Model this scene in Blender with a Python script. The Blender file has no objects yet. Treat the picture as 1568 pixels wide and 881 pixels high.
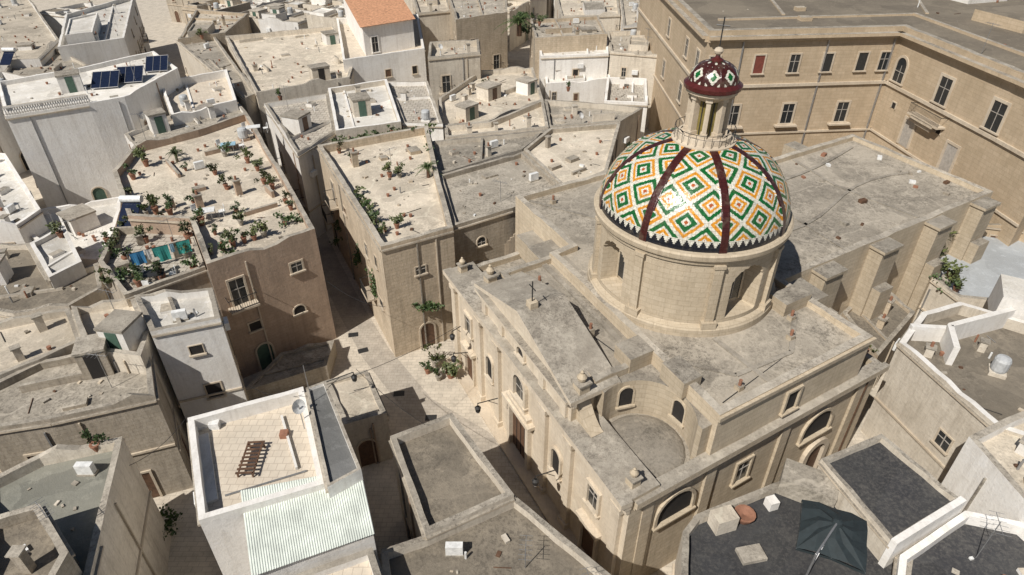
import bpy, math, random
from mathutils import Vector, Matrix
R=random.Random(7)
sc=bpy.context.scene
# ------------------------------------------------------------ survey (drone at 34 m, pitched 35 deg down)
H=34.0; PITCH=math.radians(35); sp=math.sin(PITCH); cp=math.cos(PITCH)
def G(x,y,z):
    u=(x-784)/1000; v=(y-440.5)/1000; t=(H-z)/(sp+v*cp)
    return (u*t,(cp-v*sp)*t)
def GP(l,z): return [G(x,y,z) for x,y in l]
# ------------------------------------------------------------ materials
def newmat(name):
    m=bpy.data.materials.new(name); m.use_nodes=True
    nt=m.node_tree; b=nt.nodes['Principled BSDF']; return m,nt,b
def N(nt,t,**k):
    n=nt.nodes.new(t)
    for a,v in k.items(): setattr(n,a,v)
    return n
def noise(nt,vec,scale,detail=5,rough=.6):
    n=N(nt,'ShaderNodeTexNoise'); n.inputs['Scale'].default_value=scale; n.inputs['Detail'].default_value=detail
    n.inputs['Roughness'].default_value=rough; nt.links.new(vec,n.inputs['Vector']); return n.outputs['Fac']
def ramp(nt,fac,a,b):
    n=N(nt,'ShaderNodeMapRange'); n.inputs['From Min'].default_value=a; n.inputs['From Max'].default_value=b
    nt.links.new(fac,n.inputs['Value']); return n.outputs['Result']
def mix(nt,fac,c1,c2,mode='MIX'):
    n=N(nt,'ShaderNodeMix',data_type='RGBA',blend_type=mode)
    if hasattr(fac,'links'): nt.links.new(fac,n.inputs['Factor'])
    else: n.inputs['Factor'].default_value=fac
    for i,c in (('A',c1),('B',c2)):
        s=[q for q in n.inputs if q.name==i and q.type=='RGBA'][0]
        if hasattr(c,'links'): nt.links.new(c,s)
        else: s.default_value=(*c,1)
    return [q for q in n.outputs if q.type=='RGBA'][0]
def mul(nt,a,k):
    n=N(nt,'ShaderNodeMath',operation='MULTIPLY')
    nt.links.new(a,n.inputs[0])
    if hasattr(k,'links'): nt.links.new(k,n.inputs[1])
    else: n.inputs[1].default_value=k
    return n.outputs[0]
def vary(nt,col,lo=.82,hi=1.12):
    oi=N(nt,'ShaderNodeObjectInfo'); mr=N(nt,'ShaderNodeMapRange'); mr.inputs['To Min'].default_value=lo; mr.inputs['To Max'].default_value=hi
    nt.links.new(oi.outputs['Random'],mr.inputs['Value'])
    h=N(nt,'ShaderNodeHueSaturation'); nt.links.new(mr.outputs[0],h.inputs['Value']); nt.links.new(col,h.inputs['Color'])
    return h.outputs['Color']
def bump(nt,b,h,st,dist=.05):
    n=N(nt,'ShaderNodeBump'); n.inputs['Strength'].default_value=st; n.inputs['Distance'].default_value=dist
    nt.links.new(h,n.inputs['Height']); nt.links.new(n.outputs[0],b.inputs['Normal'])
def stone_roof(name,c1,c2,c3,lichen=.5,lines=.3,big=.35):
    m,nt,b=newmat(name); tc=N(nt,'ShaderNodeTexCoord'); o=tc.outputs['Object']
    A=ramp(nt,noise(nt,o,big,5,.62),.36,.64); B=noise(nt,o,5.5,4,.8); C=ramp(nt,noise(nt,o,.2,3,.6),.40,.60)
    no=N(nt,'ShaderNodeTexNoise'); no.inputs['Scale'].default_value=.6; no.inputs['Detail'].default_value=2; nt.links.new(o,no.inputs['Vector'])
    va=N(nt,'ShaderNodeVectorMath',operation='MULTIPLY_ADD'); nt.links.new(no.outputs['Color'],va.inputs[0]); va.inputs[1].default_value=(1.6,1.6,1.6); nt.links.new(o,va.inputs[2])
    col=mix(nt,A,c1,c2)
    # cement patches laid at different times
    vp=N(nt,'ShaderNodeTexVoronoi'); vp.inputs['Scale'].default_value=.33; nt.links.new(va.outputs[0],vp.inputs['Vector'])
    bw=N(nt,'ShaderNodeRGBToBW'); nt.links.new(vp.outputs['Color'],bw.inputs[0])
    mr=N(nt,'ShaderNodeMapRange'); mr.inputs['To Min'].default_value=.78; mr.inputs['To Max'].default_value=1.16; nt.links.new(bw.outputs[0],mr.inputs['Value'])
    hs=N(nt,'ShaderNodeHueSaturation'); nt.links.new(mr.outputs[0],hs.inputs['Value']); nt.links.new(col,hs.inputs['Color']); col=hs.outputs['Color']
    # fine lichen speckle, denser in patches
    L=N(nt,'ShaderNodeMapRange'); L.inputs['To Min'].default_value=.3*lichen; L.inputs['To Max'].default_value=lichen; nt.links.new(C,L.inputs['Value'])
    col=mix(nt,mul(nt,ramp(nt,B,.48,.60),L.outputs[0]),col,c3)
    D=noise(nt,o,1.3,5,.75)
    col=mix(nt,mul(nt,mul(nt,ramp(nt,D,.50,.64),C),lichen*.75),col,c3)
    col=mix(nt,mul(nt,ramp(nt,D,.45,.36),.4),col,tuple(min(.78,q*1.35) for q in c1))
    if lines>0:
        vo=N(nt,'ShaderNodeTexVoronoi',feature='DISTANCE_TO_EDGE'); vo.inputs['Scale'].default_value=.15
        nt.links.new(va.outputs[0],vo.inputs['Vector'])
        col=mix(nt,mul(nt,ramp(nt,vo.outputs['Distance'],.014,.006),lines),col,tuple(min(.7,q*1.3) for q in c1))
    nt.links.new(vary(nt,col,.82,1.15),b.inputs['Base Color']); b.inputs['Roughness'].default_value=.95
    bump(nt,b,B,.6,.06); return m
def stone_wall(name,c1,c2,c3,stain=.5,brick=.35,bw=.55,bh=.27):
    m,nt,b=newmat(name); tc=N(nt,'ShaderNodeTexCoord'); o=tc.outputs['Object']; uv=tc.outputs['UV']
    A=ramp(nt,noise(nt,o,.35,5,.65),.36,.64); B=noise(nt,o,4.5,4,.75)
    col=mix(nt,A,c1,c2)
    mp=N(nt,'ShaderNodeMapping'); mp.inputs['Scale'].default_value=(2.2,.17,1); nt.links.new(uv,mp.inputs['Vector'])
    S=ramp(nt,noise(nt,mp.outputs[0],1.0,5,.7),.48,.68)
    col=mix(nt,mul(nt,S,stain),col,c3)
    col=mix(nt,mul(nt,ramp(nt,B,.50,.64),stain*.6),col,c3)
    col=mix(nt,mul(nt,ramp(nt,noise(nt,o,1.0,4,.7),.44,.34),.3),col,tuple(min(.8,q*1.22) for q in c1))
    br=N(nt,'ShaderNodeTexBrick'); nt.links.new(uv,br.inputs['Vector'])
    br.inputs['Color1'].default_value=(1,1,1,1); br.inputs['Color2'].default_value=(.80,.78,.74,1); br.inputs['Mortar'].default_value=(.58,.54,.48,1)
    br.inputs['Scale'].default_value=1; br.inputs['Brick Width'].default_value=bw; br.inputs['Row Height'].default_value=bh; br.inputs['Mortar Size'].default_value=.018
    col=mix(nt,brick,col,br.outputs['Color'],'MULTIPLY')
    nt.links.new(vary(nt,col,.86,1.1),b.inputs['Base Color']); b.inputs['Roughness'].default_value=.92
    bump(nt,b,B,.5,.05); return m
def plain(name,c,rough=.7,metal=0,var=.15,sc_=4):
    m,nt,b=newmat(name); tc=N(nt,'ShaderNodeTexCoord')
    f=noise(nt,tc.outputs['Object'],sc_,3,.65)
    col=mix(nt,ramp(nt,f,.35,.65),tuple(q*(1-var) for q in c),tuple(min(1,q*(1+var)) for q in c))
    nt.links.new(col,b.inputs['Base Color']); b.inputs['Roughness'].default_value=rough; b.inputs['Metallic'].default_value=metal
    return m
def pavers(name,c1,c2,mort,w,h,stain=.3,ms=.025):
    m,nt,b=newmat(name); tc=N(nt,'ShaderNodeTexCoord'); uv=tc.outputs['UV']
    br=N(nt,'ShaderNodeTexBrick'); nt.links.new(uv,br.inputs['Vector'])
    br.inputs['Color1'].default_value=(*c1,1); br.inputs['Color2'].default_value=(*c2,1); br.inputs['Mortar'].default_value=(*mort,1)
    br.inputs['Scale'].default_value=1; br.inputs['Brick Width'].default_value=w; br.inputs['Row Height'].default_value=h; br.inputs['Mortar Size'].default_value=ms
    B=noise(nt,tc.outputs['Object'],.9,6,.75)
    col=mix(nt,mul(nt,ramp(nt,B,.48,.62),stain),br.outputs['Color'],tuple(q*.5 for q in c1))
    col=mix(nt,mul(nt,ramp(nt,B,.45,.34),.35),col,tuple(min(.75,q*1.25) for q in c1))
    nt.links.new(col,b.inputs['Base Color']); b.inputs['Roughness'].default_value=.85
    bump(nt,b,B,.25,.03); return m
M={}
M['roofA']=stone_roof('lichen_stone_roof',(.44,.395,.325),(.33,.295,.24),(.13,.115,.093),.75,.35)
M['roofN']=stone_roof('church_lichen_roof',(.36,.32,.26),(.27,.24,.195),(.105,.093,.074),.8,.3)
M['roofB']=stone_roof('pale_stone_roof',(.58,.51,.41),(.46,.405,.32),(.22,.19,.15),.5,.25)
M['roofC']=stone_roof('brown_stone_roof',(.25,.215,.165),(.18,.155,.12),(.085,.073,.058),.6,.2)
M['roofD']=stone_roof('dark_membrane_roof',(.05,.05,.05),(.032,.032,.035),(.13,.122,.11),.45,0)
M['roofG']=stone_roof('grey_green_roof',(.22,.215,.18),(.17,.17,.145),(.12,.115,.09),.25,0)
M['roofGr']=stone_roof('grey_sheet_roof',(.15,.15,.145),(.12,.12,.115),(.07,.07,.065),.2,0)
M['roofBlue']=stone_roof('blue_grey_terrace',(.38,.40,.41),(.34,.355,.36),(.23,.23,.22),.2,0)
M['roofM']=stone_roof('monastery_roof',(.22,.187,.14),(.175,.148,.112),(.11,.092,.07),.35,.2,.15)
M['white']=stone_wall('whitewash',(.80,.78,.74),(.71,.68,.63),(.42,.38,.33),.32,.05)
M['whiteroof']=stone_roof('white_roof',(.70,.67,.61),(.57,.54,.48),(.33,.30,.26),.4,.1)
M['wallA']=stone_wall('tuff_wall',(.55,.46,.345),(.46,.38,.28),(.23,.19,.14),.45,.5)
M['wallB']=stone_wall('grey_stone_wall',(.45,.395,.32),(.36,.315,.25),(.165,.14,.112),.55,.45)
M['wallC']=stone_wall('pink_plaster_wall',(.46,.345,.255),(.37,.275,.205),(.20,.155,.12),.4,.3)
M['wallD']=stone_wall('cream_plaster_wall',(.66,.60,.505),(.56,.50,.41),(.29,.245,.19),.45,.2)
M['church']=stone_wall('church_ashlar',(.56,.475,.355),(.49,.41,.30),(.28,.23,.165),.3,.5,.7,.32)
M['churchf']=stone_wall('church_facade_stone',(.68,.595,.475),(.59,.505,.39),(.32,.265,.20),.32,.25,.8,.35)
M['mon']=stone_wall('monastery_ashlar',(.55,.44,.31),(.48,.38,.26),(.31,.245,.165),.28,.45,.8,.35)
M['cop']=stone_roof('weathered_coping',(.42,.38,.315),(.31,.275,.225),(.12,.105,.085),.7,0,.8)
M['trim']=stone_wall('stone_trim',(.58,.50,.39),(.49,.41,.31),(.25,.2,.15),.3,0)
M['glass']=plain('window_glass',(.025,.028,.03),.15)
M['dark']=plain('dark_opening',(.02,.017,.015),.9)
M['wood']=plain('brown_door_wood',(.11,.06,.035),.6,0,.3)
M['green']=plain('green_shutter',(.06,.11,.08),.6)
M['red']=plain('red_shutter',(.18,.05,.035),.6)
M['frame']=plain('window_frame',(.38,.35,.31),.6)
M['metal']=plain('grey_metal',(.35,.35,.35),.4,.6)
M['iron']=plain('dark_iron',(.04,.04,.04),.5,.3)
M['plastic']=plain('white_plastic',(.7,.7,.68),.4)
M['terra']=plain('terracotta',(.27,.13,.08),.8)
M['solar']=plain('solar_cell',(.012,.018,.04),.15)
M['cloth1']=plain('blue_cloth',(.05,.22,.42),.8); M['cloth2']=plain('teal_cloth',(.04,.28,.25),.8); M['cloth3']=plain('pale_blue_cloth',(.27,.43,.52),.8)
M['para']=plain('dark_parasol_cloth',(.018,.027,.03),.8)
M['tank']=plain('water_tank_grey',(.45,.46,.46),.5)
M['maroon']=plain('maroon_glazed_tile',(.075,.015,.013),.3)
M['lglass']=plain('amber_lantern_glass',(.20,.16,.05),.12)
M['corr']=plain('corrugated_sheet',(.62,.66,.60),.6,0,.14,.8)
M['orange']=plain('orange_clay_tile',(.52,.27,.15),.8,0,.3,3)
M['pav']=pavers('roof_pavers',(.48,.44,.37),(.39,.35,.295),(.22,.19,.155),.6,.6,.35,.035)
M['pavw']=pavers('cream_terrace_tiles',(.60,.53,.43),(.55,.48,.385),(.44,.375,.30),.42,.42,.2,.02)
M['street']=pavers('street_slabs',(.56,.50,.41),(.50,.445,.365),(.37,.325,.265),.6,.32,.45,.016)
M['road']=pavers('road_slabs',(.42,.375,.315),(.37,.33,.275),(.28,.245,.20),.45,.3,.5,.014)
def leafmat(name,a,c):
    m,nt,b=newmat(name); tc=N(nt,'ShaderNodeTexCoord')
    f=noise(nt,tc.outputs['Object'],5,3,.6); col=mix(nt,ramp(nt,f,.35,.65),a,c)
    nt.links.new(vary(nt,col,.7,1.3),b.inputs['Base Color']); b.inputs['Roughness'].default_value=.6; return m
M['leaf']=leafmat('leaf_green',(.025,.05,.012),(.07,.11,.03)); M['leaf2']=leafmat('leaf_yellow_green',(.055,.07,.025),(.12,.14,.045))
# ------------------------------------------------------------ mesh builder
class MB:
    def __init__(s): s.v=[];s.f=[];s.m=[];s.uv=[]
    def face(s,pts,mat):
        pts=[Vector(p) for p in pts]; n=Vector((0,0,0))
        for i in range(len(pts)):
            a=pts[i];b=pts[(i+1)%len(pts)]
            n+=Vector(((a.y-b.y)*(a.z+b.z),(a.z-b.z)*(a.x+b.x),(a.x-b.x)*(a.y+b.y)))
        if n.length<1e-9: return
        n.normalize(); k=len(s.v); s.v+=[tuple(p) for p in pts]; s.f.append(list(range(k,k+len(pts)))); s.m.append(mat)
        if abs(n.z)>.85: s.uv+=[(p.x,p.y) for p in pts]
        else:
            t=Vector((-n.y,n.x,0)); t.normalize(); s.uv+=[(p.dot(t),p.z) for p in pts]
    def prism(s,poly,z0,z1,side,top,bottom=False):
        n=len(poly); a=sum(poly[i][0]*poly[(i+1)%n][1]-poly[(i+1)%n][0]*poly[i][1] for i in range(n))
        if a<0: poly=poly[::-1]
        for i in range(n):
            p=poly[i];q=poly[(i+1)%n]; s.face([(p[0],p[1],z0),(q[0],q[1],z0),(q[0],q[1],z1),(p[0],p[1],z1)],side)
        s.face([(p[0],p[1],z1) for p in poly],top)
        if bottom: s.face([(p[0],p[1],z0) for p in poly[::-1]],side)
    def box(s,c,w,d,z0,z1,ang,mat,top=None):
        ca,sa=math.cos(ang),math.sin(ang)
        poly=[(c[0]+x*ca-y*sa,c[1]+x*sa+y*ca) for x,y in ((-w/2,-d/2),(w/2,-d/2),(w/2,d/2),(-w/2,d/2))]
        s.prism(poly,z0,z1,mat,top or mat,True)
    def seg(s,p,q,th,z0,z1,mat,top=None):
        dx,dy=q[0]-p[0],q[1]-p[1]; L=math.hypot(dx,dy)
        if L<.05: return
        s.box(((p[0]+q[0])/2,(p[1]+q[1])/2),L,th,z0,z1,math.atan2(dy,dx),mat,top)
    def wbox(s,p0,p1,u0,u1,z0,z1,o0,o1,mat,top=None):
        dx,dy=p1[0]-p0[0],p1[1]-p0[1]; L=math.hypot(dx,dy); dx/=L;dy/=L; nx,ny=dy,-dx
        f=lambda u,o:(p0[0]+dx*u+nx*o,p0[1]+dy*u+ny*o)
        s.prism([f(u0,o0),f(u1,o0),f(u1,o1),f(u0,o1)],z0,z1,mat,top or mat,True)
    def cyl(s,c,r0,r1,z0,z1,n,mat,cap=True,ph=0):
        a=[(c[0]+r0*math.cos(ph+2*math.pi*i/n),c[1]+r0*math.sin(ph+2*math.pi*i/n),z0) for i in range(n)]
        b=[(c[0]+r1*math.cos(ph+2*math.pi*i/n),c[1]+r1*math.sin(ph+2*math.pi*i/n),z1) for i in range(n)]
        for i in range(n): s.face([a[i],a[(i+1)%n],b[(i+1)%n],b[i]],mat)
        if cap: s.face(b,mat); s.face(a[::-1],mat)
    def lathe(s,c,prof,n,mat,ph=0):
        for (r0,z0),(r1,z1) in zip(prof,prof[1:]):
            for i in range(n):
                a=ph+2*math.pi*i/n;b=ph+2*math.pi*(i+1)/n
                P=lambda r,t,z:(c[0]+r*math.cos(t),c[1]+r*math.sin(t),z)
                if r1<1e-4: s.face([P(r0,a,z0),P(r0,b,z0),P(0,b,z1)],mat)
                elif r0<1e-4: s.face([P(0,a,z0),P(r1,b,z1),P(r1,a,z1)],mat)
                else: s.face([P(r0,a,z0),P(r0,b,z0),P(r1,b,z1),P(r1,a,z1)],mat)
    def tube(s,p,q,r,mat,n=5):
        p=Vector(p);q=Vector(q);d=(q-p).normalized(); a=d.orthogonal().normalized(); b=d.cross(a)
        A=[p+(a*math.cos(t)+b*math.sin(t))*r for t in [2*math.pi*i/n for i in range(n)]]; B=[x+(q-p) for x in A]
        for i in range(n): s.face([A[i],A[(i+1)%n],B[(i+1)%n],B[i]],mat)
        s.face(B,mat); s.face(A[::-1],mat)
    def mesh(s,name,smooth=False):
        me=bpy.data.meshes.new(name); me.from_pydata(s.v,[],s.f)
        names=[]; idx=[]
        for m in s.m:
            if m not in names: names.append(m)
            idx.append(names.index(m))
        for n in names: me.materials.append(M[n])
        me.polygons.foreach_set('material_index',idx)
        ul=me.uv_layers.new(name='UVMap'); ul.data.foreach_set('uv',[c for u in s.uv for c in u])
        if smooth: me.polygons.foreach_set('use_smooth',[True]*len(s.f))
        me.update(); return me
    def obj(s,name,parent=None,smooth=False):
        if not s.f: return None
        o=bpy.data.objects.new(name,s.mesh(name,smooth=smooth)); sc.collection.objects.link(o)
        if parent: o.parent=parent
        return o
def ccw(poly):
    n=len(poly); a=sum(poly[i][0]*poly[(i+1)%n][1]-poly[(i+1)%n][0]*poly[i][1] for i in range(n))
    return list(poly) if a>0 else list(poly)[::-1]
def area(poly):
    n=len(poly); return abs(sum(poly[i][0]*poly[(i+1)%n][1]-poly[(i+1)%n][0]*poly[i][1] for i in range(n)))/2
def inset(poly,t):
    n=len(poly); out=[]
    L=[]
    for i in range(n):
        p=poly[i];q=poly[(i+1)%n]; dx,dy=q[0]-p[0],q[1]-p[1]; l=math.hypot(dx,dy) or 1
        dx/=l;dy/=l; L.append((p[0]-dy*t,p[1]+dx*t,dx,dy))
    for i in range(n):
        a=L[i-1];b=L[i]; den=a[2]*b[3]-a[3]*b[2]
        if abs(den)<.05: out.append((b[0],b[1])); continue
        k=((b[0]-a[0])*b[3]-(b[1]-a[1])*b[2])/den
        out.append((a[0]+a[2]*k,a[1]+a[3]*k))
    return out
def inside(p,poly):
    c=False;n=len(poly)
    for i in range(n):
        a=poly[i];b=poly[i-1]
        if (a[1]>p[1])!=(b[1]>p[1]) and p[0]<(b[0]-a[0])*(p[1]-a[1])/(b[1]-a[1])+a[0]: c=not c
    return c
def opening(mb,p0,p1,uc,z0,w,h,arch=False,pane='glass',frame='trim',fw=.14,sill=True,bars=True,proud=.09):
    dx,dy=p1[0]-p0[0],p1[1]-p0[1]; L=math.hypot(dx,dy); dx/=L;dy/=L; nx,ny=dy,-dx
    f=lambda u,z,o:(p0[0]+dx*u+nx*o,p0[1]+dy*u+ny*o,z)
    hs=h-w/2 if arch else h
    if arch:
        pts=[f(uc-w/2,z0,.02),f(uc+w/2,z0,.02)]+[f(uc+w/2*math.cos(t),z0+hs+w/2*math.sin(t),.02) for t in [math.pi*i/10 for i in range(11)]]
        mb.face(pts,pane)
        for i in range(10):
            a=math.pi*i/10;b=math.pi*(i+1)/10; r0=w/2;r1=w/2+fw
            P=lambda r,t,o:f(uc+r*math.cos(t),z0+hs+r*math.sin(t),o)
            mb.face([P(r0,a,proud),P(r1,a,proud),P(r1,b,proud),P(r0,b,proud)],frame)
            mb.face([P(r1,a,proud),P(r1,a,-.02),P(r1,b,-.02),P(r1,b,proud)],frame)
            mb.face([P(r0,a,-.02),P(r0,a,proud),P(r0,b,proud),P(r0,b,-.02)],frame)
    else:
        mb.face([f(uc-w/2,z0,.02),f(uc+w/2,z0,.02),f(uc+w/2,z0+h,.02),f(uc-w/2,z0+h,.02)],pane)
        mb.wbox(p0,p1,uc-w/2-fw,uc+w/2+fw,z0+h,z0+h+fw,-.05,proud,frame)
    for sgn in (-1,1):
        a=uc+sgn*w/2; b=a+sgn*fw
        mb.wbox(p0,p1,min(a,b),max(a,b),z0,z0+hs,-.05,proud,frame)
    if sill: mb.wbox(p0,p1,uc-w/2-fw-.06,uc+w/2+fw+.06,z0-.12,z0,-.05,proud+.1,frame)
    if bars and pane=='glass':
        mb.wbox(p0,p1,uc-.03,uc+.03,z0,z0+hs,.0,.04,'frame')
        mb.wbox(p0,p1,uc-w/2,uc+w/2,z0+hs*.6,z0+hs*.6+.05,.0,.045,'frame')
def balcony(mb,p0,p1,uc,z,w=2.0,dep=.8):
    mb.wbox(p0,p1,uc-w/2,uc+w/2,z-.16,z,-.02,dep,'trim')
    k=int(w/.16)
    for i in range(k+1):
        u=uc-w/2+.04+i*(w-.08)/k; mb.wbox(p0,p1,u-.012,u+.012,z,z+.95,dep-.06,dep-.035,'iron')
    mb.wbox(p0,p1,uc-w/2,uc+w/2,z+.95,z+.99,dep-.07,dep-.02,'iron')
    for u in (uc-w/2,uc+w/2-.03): mb.wbox(p0,p1,u,u+.03,z+.9,z+.95,.0,dep-.07,'iron')
ALL=[]
def autowin(poly,z,base,parent,rng,dens=.6):
    mb=MB(); n=len(poly)
    for i in range(n):
        p=poly[i];q=poly[(i+1)%n]; L=math.hypot(q[0]-p[0],q[1]-p[1])
        if L<2.6: continue
        k=max(1,int(L/3.0)); st=L/k
        fl=[.05,3.9,7.0] if z-base>9.4 else [.05,4.1]
        for zi,fz in enumerate(fl):
            if fz+1.6>z-base-.8: continue
            for j in range(k):
                if rng.random()>dens: continue
                uc=st*(j+.5)+rng.uniform(-.5,.5); uc=max(.9,min(L-.9,uc))
                r=rng.random()
                if zi==0: opening(mb,p,q,uc,base+.05,1.15,2.3,rng.random()<.5,rng.choice(['wood','wood','dark','green']),sill=False)
                elif r<.18:
                    opening(mb,p,q,uc,base+fz-.6,1.0,2.1,False,rng.choice(['glass','green','wood','glass']),sill=False); balcony(mb,p,q,uc,base+fz-.6)
                else: opening(mb,p,q,uc,base+fz+rng.uniform(-.4,.4),rng.uniform(.5,.9),rng.uniform(.6,1.3),rng.random()<.12,rng.choice(['glass','glass','dark','wood','dark']),fw=rng.choice([.06,.1,.14]),proud=.06)
        for _ in range(rng.choice([0,1,1,2])):
            u=rng.uniform(.3,L-.3); zt=z-rng.uniform(.3,1); mb.wbox(p,q,u,u+.09,base,zt,.01,.10,rng.choice(['metal','wallC','cop','trim']))
        if rng.random()<.35:
            zz=base+3.4+rng.uniform(-.3,.6); mb.wbox(p,q,0.02,L-.02,zz,zz+.14,-.02,.1,'trim')
        if rng.random()<.5: mb.wbox(p,q,0.01,L-.01,z-.42,z-.30,-.02,.12,'trim','cop')
        if rng.random()<.3:
            u=rng.uniform(.6,L-1.2); zz=z-rng.uniform(1.5,3); mb.wbox(p,q,u,u+.8,zz,zz+.55,.05,.35,'plastic')
    mb.obj('windows_and_doors',parent)
def clutter(poly,zr,parent,rng,n,wall,stair=True,debris=True):
    mb=MB(); ip=inset(poly,.9); xs=[p[0] for p in poly]; ys=[p[1] for p in poly]
    ang0=math.atan2(poly[1][1]-poly[0][1],poly[1][0]-poly[0][0])
    used=[]
    def rp(rad):
        for t in range(20):
            c=(rng.uniform(min(xs),max(xs)),rng.uniform(min(ys),max(ys)))
            if inside(c,ip) and inside(c,poly) and all(math.hypot(c[0]-u[0],c[1]-u[1])>rad for u in used): return c
    for _ in range(n):
        c=rp(1.5)
        if not c: continue
        used.append(c); r=rng.random()
        if r<.24:
            h=rng.uniform(.6,1.4); w=rng.uniform(.35,.6); mb.box(c,w,w*.9,zr-.1,zr+h,ang0,wall,'cop'); mb.box(c,w+.14,w*.9+.14,zr+h,zr+h+.08,ang0,'cop')
            if rng.random()<.4: mb.cyl(c,.1,.09,zr+h+.08,zr+h+.4,8,'terra')
        elif r<.33 and stair:
            w=rng.uniform(1.5,2.3); d=rng.uniform(1.5,2.2); h=rng.uniform(1.3,2.0); wl=rng.choice([wall,'white','wallD'])
            mb.box(c,w,d,zr-.1,zr+h,ang0,wl,'roofB'); mb.box(c,w+.14,d+.14,zr+h-.1,zr+h+.06,ang0,'cop')
            mb.box((c[0]+math.cos(ang0-1.57)*d/2,c[1]+math.sin(ang0-1.57)*d/2),.75,.06,zr,zr+min(1.7,h-.2),ang0,rng.choice(['wood','dark','green']))
        elif r<.48:
            w=rng.uniform(.7,1.4); d=rng.uniform(.5,1.0); mb.box(c,w,d,zr-.1,zr+rng.uniform(.15,.4),ang0,wall,rng.choice(['roofA','roofB','cop']))
        elif r<.58:
            h=rng.uniform(1.6,2.8); mb.tube((*c,zr),(*c,zr+h),.022,'metal')
            a=rng.uniform(0,3.1); dx,dy=math.cos(a),math.sin(a); mb.tube((c[0]-dx*.6,c[1]-dy*.6,zr+h-.1),(c[0]+dx*.6,c[1]+dy*.6,zr+h-.1),.015,'metal')
            for k in range(6):
                q=-.6+k*.24; mb.tube((c[0]+dx*q-dy*.3,c[1]+dy*q+dx*.3,zr+h-.08),(c[0]+dx*q+dy*.3,c[1]+dy*q-dx*.3,zr+h-.08),.01,'metal')
        elif r<.61:
            mb.tube((*c,zr),(*c,zr+.8),.03,'metal'); cc=Vector((c[0],c[1],zr+1.0)); d=Vector((.5,-.5,.4)).normalized(); a=d.orthogonal().normalized(); b=d.cross(a)
            for i in range(14):
                t0=i*math.tau/14;t1=(i+1)*math.tau/14
                mb.face([cc-d*.1,cc+(a*math.cos(t0)+b*math.sin(t0))*.34,cc+(a*math.cos(t1)+b*math.sin(t1))*.34],'plastic')
            mb.tube(cc-a*.3,cc+d*.4,.012,'metal')
        elif r<.69:
            mb.lathe(c,[(0,zr+.25),(.4,zr+.25),(.45,zr+.4),(.45,zr+1.05),(.38,zr+1.2),(.13,zr+1.26),(0,zr+1.26)],14,'tank')
            mb.box(c,.9,.9,zr-.05,zr+.25,ang0,wall)
        elif r<.76:
            mb.box(c,.8,.32,zr+.1,zr+.7,ang0,'plastic'); mb.box(c,.9,.4,zr-.05,zr+.1,ang0,'cop')
        else:
            L=rng.uniform(1.5,4.5); a=ang0+rng.choice([0,math.pi/2]); q=(c[0]+math.cos(a)*L,c[1]+math.sin(a)*L)
            if inside(q,ip): mb.seg(c,q,.22,zr-.1,zr+rng.uniform(.15,.8),wall,'cop')
    for _ in range(int(min(40,area(poly)*.3)) if debris else 0):
        c=rp(.1)
        if not c: continue
        r=rng.random(); s_=rng.uniform(.08,.24)
        if r<.2: mb.cyl(c,.1,.14,zr,zr+.25,8,'terra')
        elif r<.3: mb.tube((*c,zr+.03),(c[0]+rng.uniform(-1.2,1.2),c[1]+rng.uniform(-1.2,1.2),zr+.03),.025,rng.choice(['metal','wood','iron']))
        elif r<.4: mb.cyl(c,.06,.06,zr,zr+rng.uniform(.3,.8),7,rng.choice(['metal','plastic','terra']))
        else: mb.box(c,s_*rng.uniform(.8,2.0),s_,zr-.03,zr+s_*rng.uniform(.3,1),rng.uniform(0,3.1),rng.choice(['cop','wallB','wallD','plastic','wood','roofC','cop','trim']))
    mb.obj('rooftop_fittings',parent)
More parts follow.
